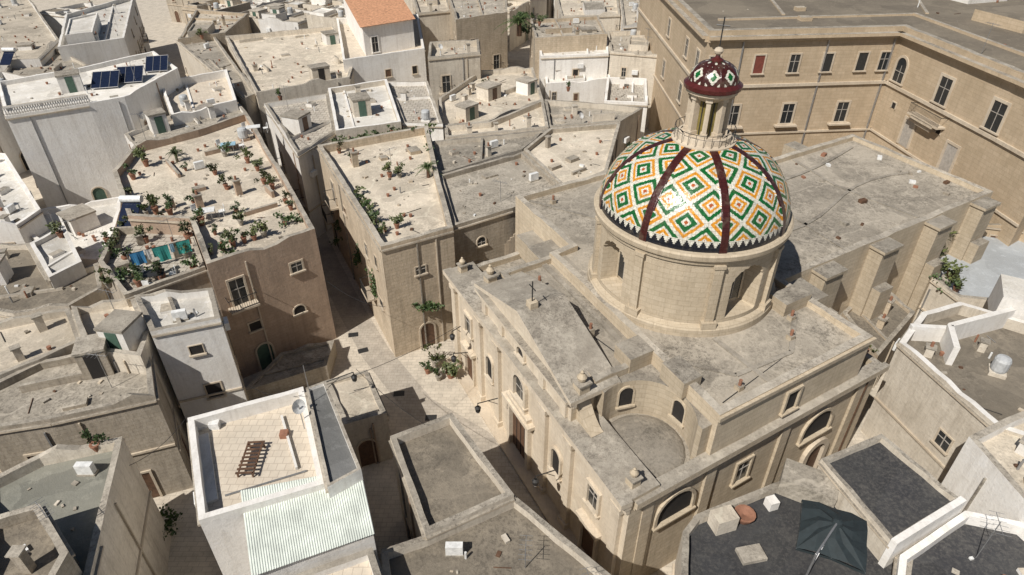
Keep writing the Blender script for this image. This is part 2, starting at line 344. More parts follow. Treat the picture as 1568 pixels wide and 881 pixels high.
def house(name,poly,z,wall='wallA',roof='roofA',ph=.5,th=.3,base=0,jit=.04,cop='cop',n=3,win=.55,seed=None,splits=1,inner=None,reg=True,stair=True,sub=None,raise_=True,parent=None,debris=True):
    rng=random.Random(seed if seed is not None else int(abs(poly[0][0]*37+poly[0][1]*91)*10))
    poly=ccw(poly)
    if reg: ALL.append(poly)
    inn=inset(poly,th); mb=MB(); zr=z-ph; ring=[]
    N_=len(poly)
    for i in range(N_):
        a,b=poly[i],poly[(i+1)%N_]; c,d=inn[i],inn[(i+1)%N_]; L=math.hypot(b[0]-a[0],b[1]-a[1]); k=max(1,int(L/.9))
        lo=rng.uniform(.1,.7);hi=lo+rng.uniform(.1,.3); am=rng.choice([0,0,0,.25,.4,-.25]) if (raise_ and splits and L>3) else 0
        for j in range(k):
            t=j/k; jz=rng.uniform(-jit,jit*.6)*(1 if j else .5); jx=rng.uniform(-jit,jit)*.6 if j else 0
            if lo<t<hi: jz+=am
            if rng.random()<.06: jz-=jit*2.2
            ring.append(((a[0]+(b[0]-a[0])*t,a[1]+(b[1]-a[1])*t),(c[0]+(d[0]-c[0])*t+jx,c[1]+(d[1]-c[1])*t+jx),z+jz))
    for i in range(len(ring)):
        (o0,i0,z0),(o1,i1,z1)=ring[i],ring[(i+1)%len(ring)]
        mb.face([(*o0,base),(*o1,base),(*o1,z1),(*o0,z0)],wall)
        mb.face([(*o0,z0),(*o1,z1),(*i1,z1),(*i0,z0)],cop)
        mb.face([(*i1,zr),(*i0,zr),(*i0,z0),(*i1,z1)],inner or wall)
    mb.face([(*r[1],zr) for r in ring],roof)
    if N_==4:
        for _ in range(splits):
            t=rng.uniform(.25,.75); s_=rng.choice([0,1]); A=inn[s_:]+inn[:s_]
            p=(A[0][0]+(A[1][0]-A[0][0])*t,A[0][1]+(A[1][1]-A[0][1])*t); t2=t+rng.uniform(-.06,.06); q=(A[3][0]+(A[2][0]-A[3][0])*t2,A[3][1]+(A[2][1]-A[3][1])*t2)
            mb.seg(p,q,.22,zr-.1,zr+rng.choice([.12,.3,ph*.8]),wall,cop)
    o=mb.obj(name,parent)
    if sub is None: sub=(1 if n>=3 and N_==4 and area(poly)>35 and stair else 0)+(1 if n>=5 and N_==4 else 0)
    for _ in range(sub):
        if N_!=4: break
        u0=rng.choice([.0,rng.uniform(.1,.55)]);v0=rng.choice([.0,rng.uniform(.1,.55)]);u1=min(1,u0+rng.uniform(.3,.5));v1=min(1,v0+rng.uniform(.3,.5))
        bl=lambda u,v:tuple((inn[0][k]*(1-u)+inn[1][k]*u)*(1-v)+(inn[3][k]*(1-u)+inn[2][k]*u)*v for k in (0,1))
        pp=[bl(max(u0,.02),max(v0,.02)),bl(min(u1,.98),max(v0,.02)),bl(min(u1,.98),min(v1,.98)),bl(max(u0,.02),min(v1,.98))]
        if area(pp)>3:
            house('raised_room',pp,zr+rng.choice([.5,.8,1.2,1.9]),rng.choice([wall,'wallD','white',wall]),rng.choice([roof,'roofB','roofA','whiteroof']),rng.choice([.12,.25]),.18,zr-.08,.03,cop,0,0,rng.randint(0,9999),0,reg=False,parent=o)
    if win>0: autowin(poly,z,base,o,rng,win)
    if n>0: clutter(inn,zr,o,rng,n+2,wall,stair,debris)
    return o
# ------------------------------------------------------------ ground
g=MB(); g.face([(-700,-300,0),(700,-300,0),(700,1200,0),(-700,1200,0)],'street'); g.obj('ground')
rd=MB(); cl=[G(x,y,0) for x,y in ((470,330),(500,400),(535,470),(575,540),(640,620),(730,675),(800,740),(900,850),(1010,960))]
for a,b in zip(cl,cl[1:]):
    d=Vector((b[0]-a[0],b[1]-a[1])).normalized(); w=1.1
    if a==cl[0]: pl=(a[0]-d.y*w,a[1]+d.x*w); pr=(a[0]+d.y*w,a[1]-d.x*w)
    nl=(b[0]-d.y*w,b[1]+d.x*w); nr=(b[0]+d.y*w,b[1]-d.x*w)
    rd.face([(*pr,.006),(*nr,.006),(*nl,.006),(*pl,.006)],'road'); pl,pr=nl,nr
rd.obj('paved_road')
mh=MB()
for x,y in ((541,513),(611,603),(556,537),(660,640)): mh.box(G(x,y,0),.8,.55,.0,.018,R.uniform(0,.6),'iron')
mh.obj('manhole_cover')
# ------------------------------------------------------------ CHURCH
F1=G(697,415,8.2); ax=(.449,-.893); bx=(.86,.51)
def W(s,d): return (F1[0]+ax[0]*s+bx[0]*d,F1[1]+ax[1]*s+bx[1]*d)
def WR(s0,s1,d0,d1): return [W(s0,d0),W(s1,d0),W(s1,d1),W(s0,d1)]
ch=bpy.data.objects.new('domed_church',None); sc.collection.objects.link(ch)
def cpart(o,nm): o.parent=ch; o.name=nm
K=dict(n=0,win=0,splits=0,jit=.045)
cpart(house('lower_body',WR(0,21.8,.5,18.8),8.2,'church','roofN',.45,.4,**K),'lower_body')
cpart(house('nave',WR(5,16.4,1.2,6),10.7,'church','roofN',.4,.4,**K),'nave')
cpart(house('transept',[W(-3,6.6),W(5,6.6),W(5.1,4.95),W(21.7,4.95),W(21.7,16.6),W(-3,16)],11.1,'church','roofN',.45,.45,**K),'transept')
cpart(house('choir',WR(1,14.6,16.2,42),10.3,'church','roofN',.4,.5,**K),'choir')
mb=MB()
for d in (20.4,26.5,33,39):
    mb.prism(WR(14.4,15.7,d,d+1.9),0,9.9,'church','cop'); mb.prism(WR(14.2,15.85,d-.12,d+2.02),9.9,10.12,'church','cop',True)
    mb.prism(WR(15.7,16.4,d+.2,d+1.7),0,7.0,'church','cop')
mb.prism(WR(15.3,17.5,16.5,18.2),8,10.6,'church','cop')
for d in (19.2,27,35): mb.prism(WR(-1.2,1.1,d,d+1.5),0,9.9,'church','cop')
mb.prism(WR(2.6,5.2,4.6,6.7),8,10.2,'church','cop'); mb.prism(WR(-.2,2.2,5.2,6.7),8,9.5,'church','cop')
mb.prism(WR(16.35,17.6,14.0,16.2),10.6,11.5,'church','cop'); mb.prism(WR(15.0,16.45,3.4,5.0),10.2,11.15,'church','cop'); mb.prism(WR(17.6,19.4,4.6,5.8),10.3,11.35,'church','cop')
arc=[W(19.4+2.6*math.cos(t),2.3+2.6*math.sin(t)) for t in [math.radians(50+i*7.5) for i in range(21)]]
mb.prism([W(16.3,1.41),W(16.3,5.05),W(21.4,5.05),W(21.4,4.3)]+arc,7.6,10.2,'church','cop')
def curve(pts,z,w=.35,h=.16):
    for a,b in zip(pts,pts[1:]): mb.seg(W(*a),W(*b),w,z-.1,z+h,'cop')
curve([(5.4,4.4),(16,4.4)],10.3); curve([(17.0,9),(21.2,9.2)],10.65,.3,.1); curve([(17.4,6),(19.8,8),(20,12),(17.6,15)],10.65,.28,.07)
curve([(2.5+1.6*math.sin(k/10*3.1),18+k*2.2) for k in range(11)],9.9,.3,.1); curve([(9+1.2*math.sin(k/10*6),18+k*2.2) for k in range(11)],9.9,.28,.08)
curve([(1.7,24),(6,25.2),(13.8,24.6)],9.9,.28,.08); curve([(1.7,33),(7,32.2),(13.8,33.4)],9.9,.28,.08)
curve([(-2.4,7.5),(3,11),(1,15.5)],10.65,.28,.08)
rc=random.Random(3)
for _ in range(26):
    s_,d_=rc.uniform(2,13),rc.uniform(19,41); q=rc.uniform(.12,.4); mb.box(W(s_,d_),q*1.5,q,9.8,9.9+q*.7,rc.uniform(0,3),rc.choice(['cop','wallB','wood','plastic','terra']))
for s_,d_ in ((19.2,12.8),(20.6,7.4),(7.5,2.8),(13,3.1),(-1.2,9),(18,14.2)):
    mb.cyl(W(s_,d_),.09,.09,10.2,11.3,8,'terra'); mb.box(W(s_,d_),.35,.35,10.2,10.95,.5,'church','cop')
mb.tube((*W(19.5,15),10.6),(*W(20.9,6),10.68),.03,'iron'); mb.tube((*W(6,2),10.33),(*W(15.6,3.8),10.33),.03,'iron')
mb.obj('buttresses_and_ridges',ch)
v=MB()
for i in range(8):
    for j in range(24):
        P=lambda a,b:(lambda r,z:(*W(19.3+2.3*r*math.cos(b),2.5+2.3*r*math.sin(b)),z))(math.cos(a),7.7+.6*math.sin(a))
        a0,a1=i/8*math.pi/2,(i+1)/8*math.pi/2;b0,b1=j/24*math.tau,(j+1)/24*math.tau
        v.face([P(a0,b0),P(a1,b0),P(a1,b1),P(a0,b1)],'roofN')
v.obj('chapel_vault',ch,smooth=True)
fa=MB(); d0,d1=-.25,1.9; ZA=11.75
prof=[(-.1,0),(21.9,0),(21.9,8.45),(16.4,8.45),(16.4,10.1),(10.8,ZA),(5.2,10.1),(5.2,8.45),(-.1,8.45)]
def ex(pr,d0,d1,front,side,tops,mb=fa):
    n=len(pr); mb.face([(*W(s,d0),z) for s,z in pr],front); mb.face([(*W(s,d1),z) for s,z in pr[::-1]],front)
    for i in range(n):
        (s0,z0),(s1,z1)=pr[i],pr[(i+1)%n]
        m=tops if abs(s1-s0)>.3 and z0>1 else side
        k=max(1,int(abs(s1-s0)/1.0))
        for j in range(k):
            t0,t1=j/k,(j+1)/k; sa,sb=s0+(s1-s0)*t0,s0+(s1-s0)*t1; za,zb_=z0+(z1-z0)*t0,z0+(z1-z0)*t1
            mb.face([(*W(sa,d0),za),(*W(sa,d1),za),(*W(sb,d1),zb_),(*W(sb,d0),zb_)],m)
ex(prof,d0,1.5,'churchf','church','cop')
for (sa,za),(sb,zb) in (((4.8,10.05),(10.8,ZA+.1)),((16.8,10.05),(10.8,ZA+.1))):
    ex([(sa,za),(sb,zb),(sb,zb+.26),(sa,za+.26)],-.6,2.6,'churchf','churchf','cop')
    ex([(sa,za-.22),(sb,zb-.22),(sb,zb-.01),(sa,za-.01)],-.42,-.2,'churchf','churchf','churchf')
for sg in (1,-1):
    c0=16.4 if sg>0 else 5.2
    pr=[(c0,8.46)]+[(c0+sg*1.5*(i/8),8.5+1.2*(1-(i/8))**2) for i in range(9)]
    ex(pr,.1,.9,'church','church','cop')
A0,A1=W(-.1,d0),W(21.9,d0)
def fb(s0,s1,z0,z1,o,mat='churchf',o0=-.02,top=None): fa.wbox(A0,A1,s0+.1,s1+.1,z0,z1,o0,o,mat,top)
for s in (.55,4.9,7.7,13.9,16.7,21.2):
    fb(s-.4,s+.4,.0,.6,.38); fb(s-.32,s+.32,.6,7.1,.26); fb(s-.42,s+.42,7.1,7.45,.36)
fb(-.12,21.92,7.45,7.8,.22); fb(-.16,21.96,7.8,8.1,.34); fb(-.2,22,8.1,8.46,.62,top='cop')
for s in (5.8,8.2,13.4,15.8): fb(s-.28,s+.28,8.5,9.6,.18)
fb(5.3,16.3,9.62,9.9,.3); fb(5.1,16.5,9.9,10.1,.45,top='cop')
opening(fa,A0,A1,10.9,0.1,2.2,3.7,False,'wood','churchf',.35,False,False,.3)
for k in range(1,4): fb(10.9-1.2+k*.55,10.9-1.2+k*.55+.05,.1,3.7,.05,'dark')
fb(9.0,12.6,4.15,4.4,.5); fb(9.4,12.2,4.4,4.7,.35); fb(9.9,11.7,4.7,5.0,.25)
opening(fa,A0,A1,10.9,5.2,1.3,1.9,True,'glass','churchf',.25,True,True,.25)
opening(fa,A0,A1,10.9,8.65,.8,.7,True,'dark','churchf',.15,True,False,.15)
for s in (2.8,19.1):
    opening(fa,A0,A1,s+.1,.1,1.3,2.7,False,'wood','churchf',.22,False,False,.2); fb(s-1,s+1,3.05,3.3,.4)
    opening(fa,A0,A1,s+.1,4.6,.9,1.5,False,'glass','churchf',.2,True,True,.16)
for s in (6.3,15.3): opening(fa,A0,A1,s+.1,3.2,.9,1.9,True,'dark','churchf',.15,True,False,.15)
fb(-.3,22.1,-.02,.18,.9,'trim')
fa.obj('facade',ch)
fi=MB()
for s,z in ((.6,8.45),(5.3,10.3),(16.3,10.3),(21.2,8.45)):
    c=W(s,.35); a=math.atan2(bx[1],bx[0]); k=.65 if z<9 else .8
    fi.box(c,.8*k,.8*k,z-.4,z+.75*k,a,'church'); fi.box(c,1.0*k,1.0*k,z+.75*k,z+.88*k,a,'cop')
    fi.lathe(c,[(.18*k,z+.88*k),(.3*k,z+1.05*k),(.34*k,z+1.25*k),(.2*k,z+1.45*k),(.1*k,z+1.55*k),(.13*k,z+1.65*k),(0,z+1.8*k)],12,'church')
c=W(10.8,.4); zc=ZA+.2; fi.box(c,.5,.5,zc,zc+.5,.5,'church'); fi.tube((*c,zc+.5),(*c,zc+1.8),.04,'iron'); e=Vector((ax[0],ax[1],0))*.35
fi.tube(Vector((*c,zc+1.4))-e,Vector((*c,zc+1.4))+e,.035,'iron')
fi.obj('finials_and_cross',ch)
S0,S1=W(21.8,.5),W(21.8,18.8); sd=MB()
sd.wbox(S0,S1,-.5,18.4,7.55,7.8,-.02,.18,'church'); sd.wbox(S0,S1,-.55,18.5,7.8,8.22,-.02,.36,'church','cop')
for u in (.1,4.3,9.9,16.3): sd.wbox(S0,S1,u,u+.7,0,7.55,-.02,.16,'church')
for u,w in ((2.5,2.4),(13.4,2.4)): opening(sd,S0,S1,u,4.9,w,1.9,True,'dark','church',.18,True,False,.16)
opening(sd,S0,S1,7.4,4.6,1.0,1.6,False,'glass','church',.15,True,True,.12)
opening(sd,S0,S1,14.2,.1,1.5,3.6,True,'wood','trim',.4,False,False,.25)
T0,T1=W(21.7,4.95),W(21.7,16.6)
sd.wbox(T0,T1,-.1,11.8,10.75,11.0,-.02,.16,'church')
opening(sd,T0,T1,5.6,8.6,.9,1.4,False,'dark','church',.15,True,False,.14)
sd.tube((*W(21.95,17.6),0),(*W(21.95,17.6),8),.07,'wood')
for t in (95,165):
    q=math.radians(t); c=W(19.4+2.58*math.cos(q),2.3+2.58*math.sin(q)); tx=(ax[0]*math.sin(q)*-1+bx[0]*math.cos(q),ax[1]*-math.sin(q)+bx[1]*math.cos(q))
    p=(c[0]-tx[0]*.8,c[1]-tx[1]*.8); r=(c[0]+tx[0]*.8,c[1]+tx[1]*.8)
    n_=Vector((r[1]-p[1],-(r[0]-p[0]))); toc=Vector(W(19.4,2.3))-Vector(c)
    if n_.dot(toc)<0: p,r=r,p
    opening(sd,p,r,.8,8.5,.8,1.3,True,'dark','church',.1,True,False,.08)
sd.obj('side_wall_mouldings',ch)
# drum
C=(10.55,34.2); RD=5.35; RIB=math.radians(-86)
dr=MB(); NA,NZ=320,40; z0,z1=10.6,15.6
def rad(a,z):
    for k in (0,1,2,3):
        ca=RIB+math.radians(22.5+90*k); da=(a-ca+math.pi)%math.tau-math.pi; x=da*RD
        hw=1.05; zs=13.7
        if abs(x)<hw and z>11.7 and (z<zs or x*x+(z-zs)**2<hw*hw): return RD-1.0
    return RD
for i in range(NA):
    for j in range(NZ):
        A=i/NA*math.tau;B=(i+1)/NA*math.tau;a=z0+(z1-z0)*j/NZ;b=z0+(z1-z0)*(j+1)/NZ
        q=[]
        for t,z in ((A,a),(B,a),(B,b),(A,b)):
            r=rad(t,z); q.append((C[0]+r*math.cos(t),C[1]+r*math.sin(t),z))
        k0=len(dr.uv); dr.face(q,'church')
        if len(dr.uv)==k0+4 and abs(rad(A,a)-rad(B,b))<.01: dr.uv[k0:]=[(t*RD,z) for t,z in ((A,a),(B,a),(B,b),(A,b))]
for k in range(8):
    t=RIB+k*math.pi/4
    c=(C[0]+(RD+.05)*math.cos(t),C[1]+(RD+.05)*math.sin(t))
    for w,dd,za,zb in ((.85,.62,10.6,11.6),(.5,.34,11.6,15.1),(.62,.45,15.1,15.3)): dr.box(c,dd,w,za,zb,t,'church')
dr.lathe(C,[(RD+.4,10.6),(RD+.4,11.1),(RD+.28,11.25),(RD+.02,11.35)],96,'church')
dr.lathe(C,[(RD,15.25),(RD+.14,15.3),(RD+.16,15.5),(RD+.32,15.62),(RD+.36,15.9),(RD+.25,16.0),(RD-.3,16.05)],128,'church')
for k in range(4):
    ca=RIB+math.radians(22.5+90*k); r=RD-.98
    tx=(-math.sin(ca),math.cos(ca)); cc=(C[0]+(r-.06)*math.cos(ca),C[1]+(r-.06)*math.sin(ca))
    dr.box((cc[0],cc[1]),.12,1.1,12.0,13.8,ca,'glass')
    for sx in (-.6,.6): dr.box((cc[0]+tx[0]*sx,cc[1]+tx[1]*sx),.2,.12,11.9,13.9,ca,'church')
    dr.box(cc,.2,1.3,13.8,13.95,ca,'church'); dr.box(cc,.17,.05,12.0,13.8,ca,'frame')
dr.obj('drum',ch)
def dprof(t,R0,h):
    a=t*math.pi/2; return R0*math.cos(a)**.92,h*math.sin(a)
GREEN=(.008,.13,.028);WH=(.72,.70,.61);YE=(.70,.30,.025);OR=(.45,.10,.02);MA=(.06,.014,.012);NV=(.012,.014,.022)
def tilecol(p,q,rr,ribd,base=True):
    if ribd<(.22 if base else .34): return MA
    if base and q<.26: return NV
    if base and q<.64:
        f=((p/.42)%1)
        if (q-.26)/.38<1-abs(2*f-1): return NV
        return WH
    if base: hw,hh,q0=1.08,.98,1.55
    else: hw,hh,q0=1.2,1.5,1.3
    a=p/hw; b=(q-q0)/hh
    s=a+b; t=a-b
    i=math.floor((s+1)/2); j=math.floor((t+1)/2)
    ds=s-2*i; dt=t-2*j
    m=max(abs(ds),abs(dt))
    if not base: return MA if m>.72 else (WH if m>.4 else GREEN)
    par=(i+j)%2
    if m>.87: return WH
    if par:
        if m>.60: return GREEN
        if m>.46: return WH
        if m>.26: return YE
        if m>.13: return WH
        return OR
    if m>.66: return YE
    if m>.54: return WH
    if m>.26: return GREEN
    if m>.12: return WH
    return OR
def tiled(name,C,zb,R0,h,tmax,NA,NT,scale=1,base=True):
    vs=[];fs=[];cols=[];uvs=[]; arc=[0]; pr=[dprof(tmax*i/NT,R0,h) for i in range(NT+1)]; rt=random.Random(1)
    for i in range(NT): arc.append(arc[-1]+math.hypot(pr[i+1][0]-pr[i][0],pr[i+1][1]-pr[i][1]))
    for i in range(NT+1):
        for k in range(NA):
            a=RIB+k/NA*math.tau; r=pr[i][0]
            dd=abs((k/NA*8+.5)%1-.5)/8*math.tau*r*scale
            r2=r+(.07/scale if dd<.23 else 0)
            vs.append((C[0]+r2*math.cos(a),C[1]+r2*math.sin(a),zb+pr[i][1]))
    for i in range(NT):
        for k in range(NA):
            k2=(k+1)%NA; fs.append((i*NA+k,i*NA+k2,(i+1)*NA+k2,(i+1)*NA+k))
            r=(pr[i][0]+pr[i+1][0])/2; u=(k+.5)/NA*8; q=(arc[i]+arc[i+1])/2*scale
            sa=(u%1-.5)/8*math.tau*r*scale; dd=abs((u+.5)%1-.5)/8*math.tau*r*scale
            c=tilecol(sa,q,r,dd,base); f_=rt.uniform(.85,1.05); c=tuple(x*f_ for x in c); cols+=[c]*4
            for kk,ii in ((k,i),(k+1,i),(k+1,i+1),(k,i+1)): uvs.append((kk/NA*math.tau*R0,arc[ii]))
    me=bpy.data.meshes.new(name); me.from_pydata(vs,[],fs)
    ca=me.color_attributes.new('tile','FLOAT_COLOR','CORNER'); ca.data.foreach_set('color',[x for c in cols for x in (*c,1)])
    ul=me.uv_layers.new(name='UVMap'); ul.data.foreach_set('uv',[x for u in uvs for x in u])
    me.materials.append(M['tile']); me.polygons.foreach_set('use_smooth',[True]*len(fs)); me.update()
    o=bpy.data.objects.new(name,me); sc.collection.objects.link(o); o.parent=ch; return pr[-1]
m,nt,b=newmat('glazed_majolica'); at_=N(nt,'ShaderNodeAttribute',attribute_name='tile'); tc=N(nt,'ShaderNodeTexCoord')
br=N(nt,'ShaderNodeTexBrick'); br.offset=0; nt.links.new(tc.outputs['UV'],br.inputs['Vector']); br.inputs['Scale'].default_value=1
br.inputs['Brick Width'].default_value=.2; br.inputs['Row Height'].default_value=.2; br.inputs['Mortar Size'].default_value=.01
br.inputs['Color1'].default_value=(1,1,1,1); br.inputs['Color2'].default_value=(.75,.75,.75,1); br.inputs['Mortar'].default_value=(.35,.32,.28,1)
col=mix(nt,.8,at_.outputs['Color'],br.outputs['Color'],'MULTIPLY')
col=mix(nt,mul(nt,ramp(nt,noise(nt,tc.outputs['Object'],1.5,6,.75),.52,.66),.3),col,(.2,.17,.12))
nt.links.new(col,b.inputs['Base Color']); b.inputs['Roughness'].default_value=.28
bump(nt,b,noise(nt,tc.outputs['Object'],6,2,.5),.4,.06); M['tile']=m
top=tiled('tiled_dome',C,16.0,RD+.05,4.25,.84,640,110)
la=MB(); zb=16+top[1]; ph=RIB+math.pi/8
la.lathe(C,[(1.75,zb-.35),(1.75,zb+.02),(1.5,zb+.08),(1.45,zb+.35),(1.3,zb+.4)],32,'trim')
la.lathe(C,[(1.3,zb+.38),(.75,zb+.4)],8,'trim',ph)
zt=zb+2.55
la.lathe(C,[(.78,zb+.3),(.78,zt)],8,'lglass',ph)
for k in range(8):
    t=ph+k*math.pi/4; c=(C[0]+.93*math.cos(t),C[1]+.93*math.sin(t))
    la.box(c,.38,.24,zb+.38,zt,t,'trim'); la.box(c,.5,.36,zb+.38,zb+.62,t,'trim'); la.box(c,.5,.36,zt-.22,zt-.02,t,'trim')
    t+=math.pi/8; la.box((C[0]+.74*math.cos(t),C[1]+.74*math.sin(t)),.06,.05,zb+.4,zt,t,'iron')
la.lathe(C,[(.8,zt-.3),(1.2,zt-.02),(1.35,zt+.08),(1.35,zt+.22),(1.2,zt+.25)],32,'trim')
la.lathe(C,[(1.2,zt+.24),(1.5,zt+.3),(1.52,zt+.5),(1.36,zt+.62),(1.3,zt+.66)],32,'maroon')
la.obj('lantern',ch)
t2=tiled('lantern_cap',C,zt+.62,1.28,1.05,.9,192,40,2.6,False)
fn=MB(); z=zt+.62+t2[1]
fn.lathe(C,[(.34,z-.14),(.32,z+.05),(.14,z+.15),(.1,z+.28)],16,'maroon')
fn.lathe(C,[(.1,z+.26),(.2,z+.36),(.24,z+.48),(.18,z+.6),(0,z+.68)],16,'trim')
fn.tube((*C,z+.6),(*C,z+2.1),.035,'iron'); e=Vector((.3,-.15,0)); fn.tube(Vector((*C,z+1.7))-e,Vector((*C,z+1.7))+e,.03,'iron')
fn.obj('lantern_finial',ch)
rl=MB()
for k in range(24):
    t=k*math.tau/24; p=(C[0]+1.62*math.cos(t),C[1]+1.62*math.sin(t)); q=(C[0]+1.62*math.cos(t+math.tau/24),C[1]+1.62*math.sin(t+math.tau/24))
    rl.tube((*p,zb),(*p,zb+.7),.015,'iron',4); rl.tube((*p,zb+.7),(*q,zb+.7),.018,'iron',4)
rl.obj('lantern_railing',ch)
ALL.append(WR(-3,24,-7,42))
# ------------------------------------------------------------ MONASTERY
mp=ccw([G(1087,47,18),G(1385,40,18),G(1568,112,18),G(1660,150,18),G(1800,90,18),G(1760,-60,18),G(985,-50,18)])
mo=house('monastery_palace',mp,18,'mon','roofM',.7,.6,n=0,win=0,splits=0,jit=.02); mw=MB()
E0,E1,E2,E3=G(1087,47,18),G(1385,40,18),G(1568,112,18),G(1660,150,18); EB=G(985,-50,18)
def ln(a,b): return math.hypot(b[0]-a[0],b[1]-a[1])
L1=ln(E0,E1);L2=ln(E1,E2)
for f in (.05,.285,.47,.645,.83,.95): opening(mw,E0,E1,f*L1,13.7,1.0,1.8,False,'red' if f==.285 else 'glass','trim',.15,bars=f in(.47,.95))
for f in (.2,.5,.8): opening(mw,E0,E1,f*L1,8.3,1.2,2.1,False,'glass','trim',.2); mw.wbox(E0,E1,f*L1-1.2,f*L1+1.2,8.0,8.18,-.02,.5,'trim')
for a,b,L in ((E0,E1,L1),(E1,E2,L2),(E2,E3,ln(E2,E3)),(EB,E0,ln(EB,E0))):
    mw.wbox(a,b,0.01,L-.01,16.9,17.2,-.02,.3,'mon','cop'); mw.wbox(a,b,.01,L-.01,17.2,17.5,-.02,.6,'mon','cop'); mw.wbox(a,b,.01,L-.01,12.3,12.6,-.02,.2,'trim'); mw.wbox(a,b,.01,L-.01,7.2,7.4,-.02,.15,'trim')
for f,ar in ((.1,True),(.52,False),(.95,False)): opening(mw,E1,E2,f*L2,12.9,1.5,2.4,ar,'glass','trim',.25)
for f in (.35,.75): opening(mw,E1,E2,f*L2,7.6,1.4,2.6,False,'frame','trim',.25,False)
for f in (.15,.6): opening(mw,E1,E2,f*L2,10.4,.6,.6,False,'dark','trim',.1,False)
mw.wbox(E1,E2,.40*L2,.60*L2,10.9,11.2,-.02,.9,'trim'); mw.wbox(E1,E2,.43*L2,.57*L2,10.4,10.9,-.02,.6,'trim'); balcony(mw,E1,E2,.5*L2,11.25,4.4,.9)
for u in (.18,.62,.97): mw.wbox(E0,E1,u*L1,u*L1+.13,0,17,.01,.14,'metal')
LB=ln(EB,E0)
for f in (.55,.8,.93): opening(mw,EB,E0,f*LB,13.5,1.1,1.9,False,'glass','trim',.18); opening(mw,EB,E0,f*LB,8.5,1.2,2,False,'glass','trim',.18)
mw.obj('windows_and_cornices',mo)
rs=MB()
rs.seg(G(1100,30,17.4),G(1400,22,17.4),.35,17.2,17.5,'mon','cop'); rs.seg(G(1400,22,17.4),G(1640,110,17.4),.4,17.2,17.55,'mon','cop')
rs.seg(G(1200,22,17.4),G(1150,-40,17.4),.35,17.2,17.42,'mon','cop'); rs.seg(G(1420,20,17.4),G(1380,-40,17.4),.35,17.2,17.42,'mon','cop')
rs.box(G(1570,35,17.4),8,6,17.2,18.4,.3,'mon','roofM'); rs.box(G(1480,-5,17.4),6,6,17.2,18.6,.3,'white','roofM')
rs.obj('roof_ridges',mo); clutter(inset(mp,1),17.3,mo,random.Random(2),10,'mon',False)
# ------------------------------------------------------------ surveyed houses
def S(name,pts,z,*a,**k): return house(name,GP(pts,z),z,*a,**k)
S('white_terrace_house',[(88,72),(100,22),(205,-8),(190,58)],9.5,'white','whiteroof',.7,cop='white',n=3)
S('stone_house',[(-30,95),(-30,0),(40,-10),(90,60),(60,90)],8.6,'white','roofB',n=5)
S('stone_house',[(0,118),(40,60),(88,75),(135,98),(120,112)],8,'wallD','roofA',n=3)
pal=S('white_palazzo',[(8,178),(135,158),(190,148),(272,104),(235,78),(120,104),(-5,125)],11.3,'white','whiteroof',.5,n=2,cop='white',win=.5,splits=0)
S('white_terrace_house',[(262,176),(362,153),(347,106),(244,125)],10,'white','pavw',.9,cop='white',n=2,splits=1,stair=False)
S('stone_house',[(190,205),(262,176),(362,153),(378,172),(300,200),(205,222)],9.2,'white','roofA',.4,n=4,win=.4)
ter=S('garden_terrace_house',[(316,405),(482,350),(440,275),(378,172),(300,198),(205,222),(172,262),(195,330),(290,335)],10.3,'wallC','roofB',.7,.35,n=9,win=.5,seed=5,stair=False)
S('garden_terrace_house',[(190,452),(314,408),(288,337),(176,348),(150,400)],9.4,'wallB','pav',.6,n=5,win=.5,stair=False)
S('white_townhouse',[(30,330),(72,318),(190,300),(175,350),(150,398),(100,395),(45,360)],5.5,'white','whiteroof',.5,n=4,cop='white')
S('white_townhouse',[(45,372),(98,345),(125,400),(75,425)],7.5,'white','whiteroof',.4,n=1,cop='white')
S('white_townhouse',[(-40,350),(-40,230),(8,235),(62,320),(25,345)],7,'white','whiteroof',.5,n=5,cop='white')
S('stone_house',[(-40,470),(-40,372),(45,372),(75,425),(150,402),(155,440),(105,468),(20,480)],6.8,'wallD','roofC',.5,n=5)
S('stone_house',[(-40,500),(105,470),(125,520),(60,550),(-40,590)],8.2,'wallD','roofB',n=6,win=.5)
S('stone_house',[(108,468),(205,452),(228,505),(215,545),(130,535)],9.0,'wallD','roofB',.6,n=4)
S('grey_plaster_house',[(205,452),(325,440),(337,487),(230,508)],9.6,'white','whiteroof',.5,n=3,win=.15,sub=0)
S('stone_house',[(75,642),(237,606),(226,520),(60,552),(-40,600),(-40,660)],8,'wallB','roofA',.5,n=9,win=.5)
S('green_roof_house',[(-40,745),(60,695),(187,668),(150,830),(120,960),(-40,960)],8.5,'wallD','roofG',.6,n=1,win=.5)
S('low_stone_house',[(-40,800),(60,770),(105,845),(60,920),(-40,920)],10,'wallB','roofC',.6,n=2,win=.3,reg=False)
S('stone_house',[(370,600),(500,560),(512,520),(430,540)],1.5,'wallB','roofA',.2,n=0,win=0)
wh=S('white_terraced_house',[(287,640),(464,592),(498,740),(304,797)],9.2,'white','pavw',.8,.3,cop='white',n=0,win=.4,jit=.012,splits=0)
fx=MB()
fx.box(G(436,668,8.4),.4,.4,8.4,8.7,.1,'terra'); fx.box(G(330,655,8.4),.5,.35,8.4,8.8,.1,'plastic'); fx.seg(G(312,668,8.4),G(326,770,8.4),.5,8.35,8.55,'white'); fx.seg(G(455,720,8.4),G(432,640,8.4),.12,8.35,8.6,'white')
fx.tube((*G(345,760,8.4),8.44),(*G(470,722,8.4),8.44),.05,'metal'); fx.obj('terrace_fittings',wh)
S('grey_roof_annex',[(468,594),(498,583),(553,718),(501,746)],9.6,'white','roofGr',.2,.15,n=0,win=.3,splits=0,jit=.012,cop='cop')
S('low_flat_house',[(497,583),(562,566),(592,632),(527,650)],4.2,'wallD','roofB',.25,n=0,win=.4,splits=0)
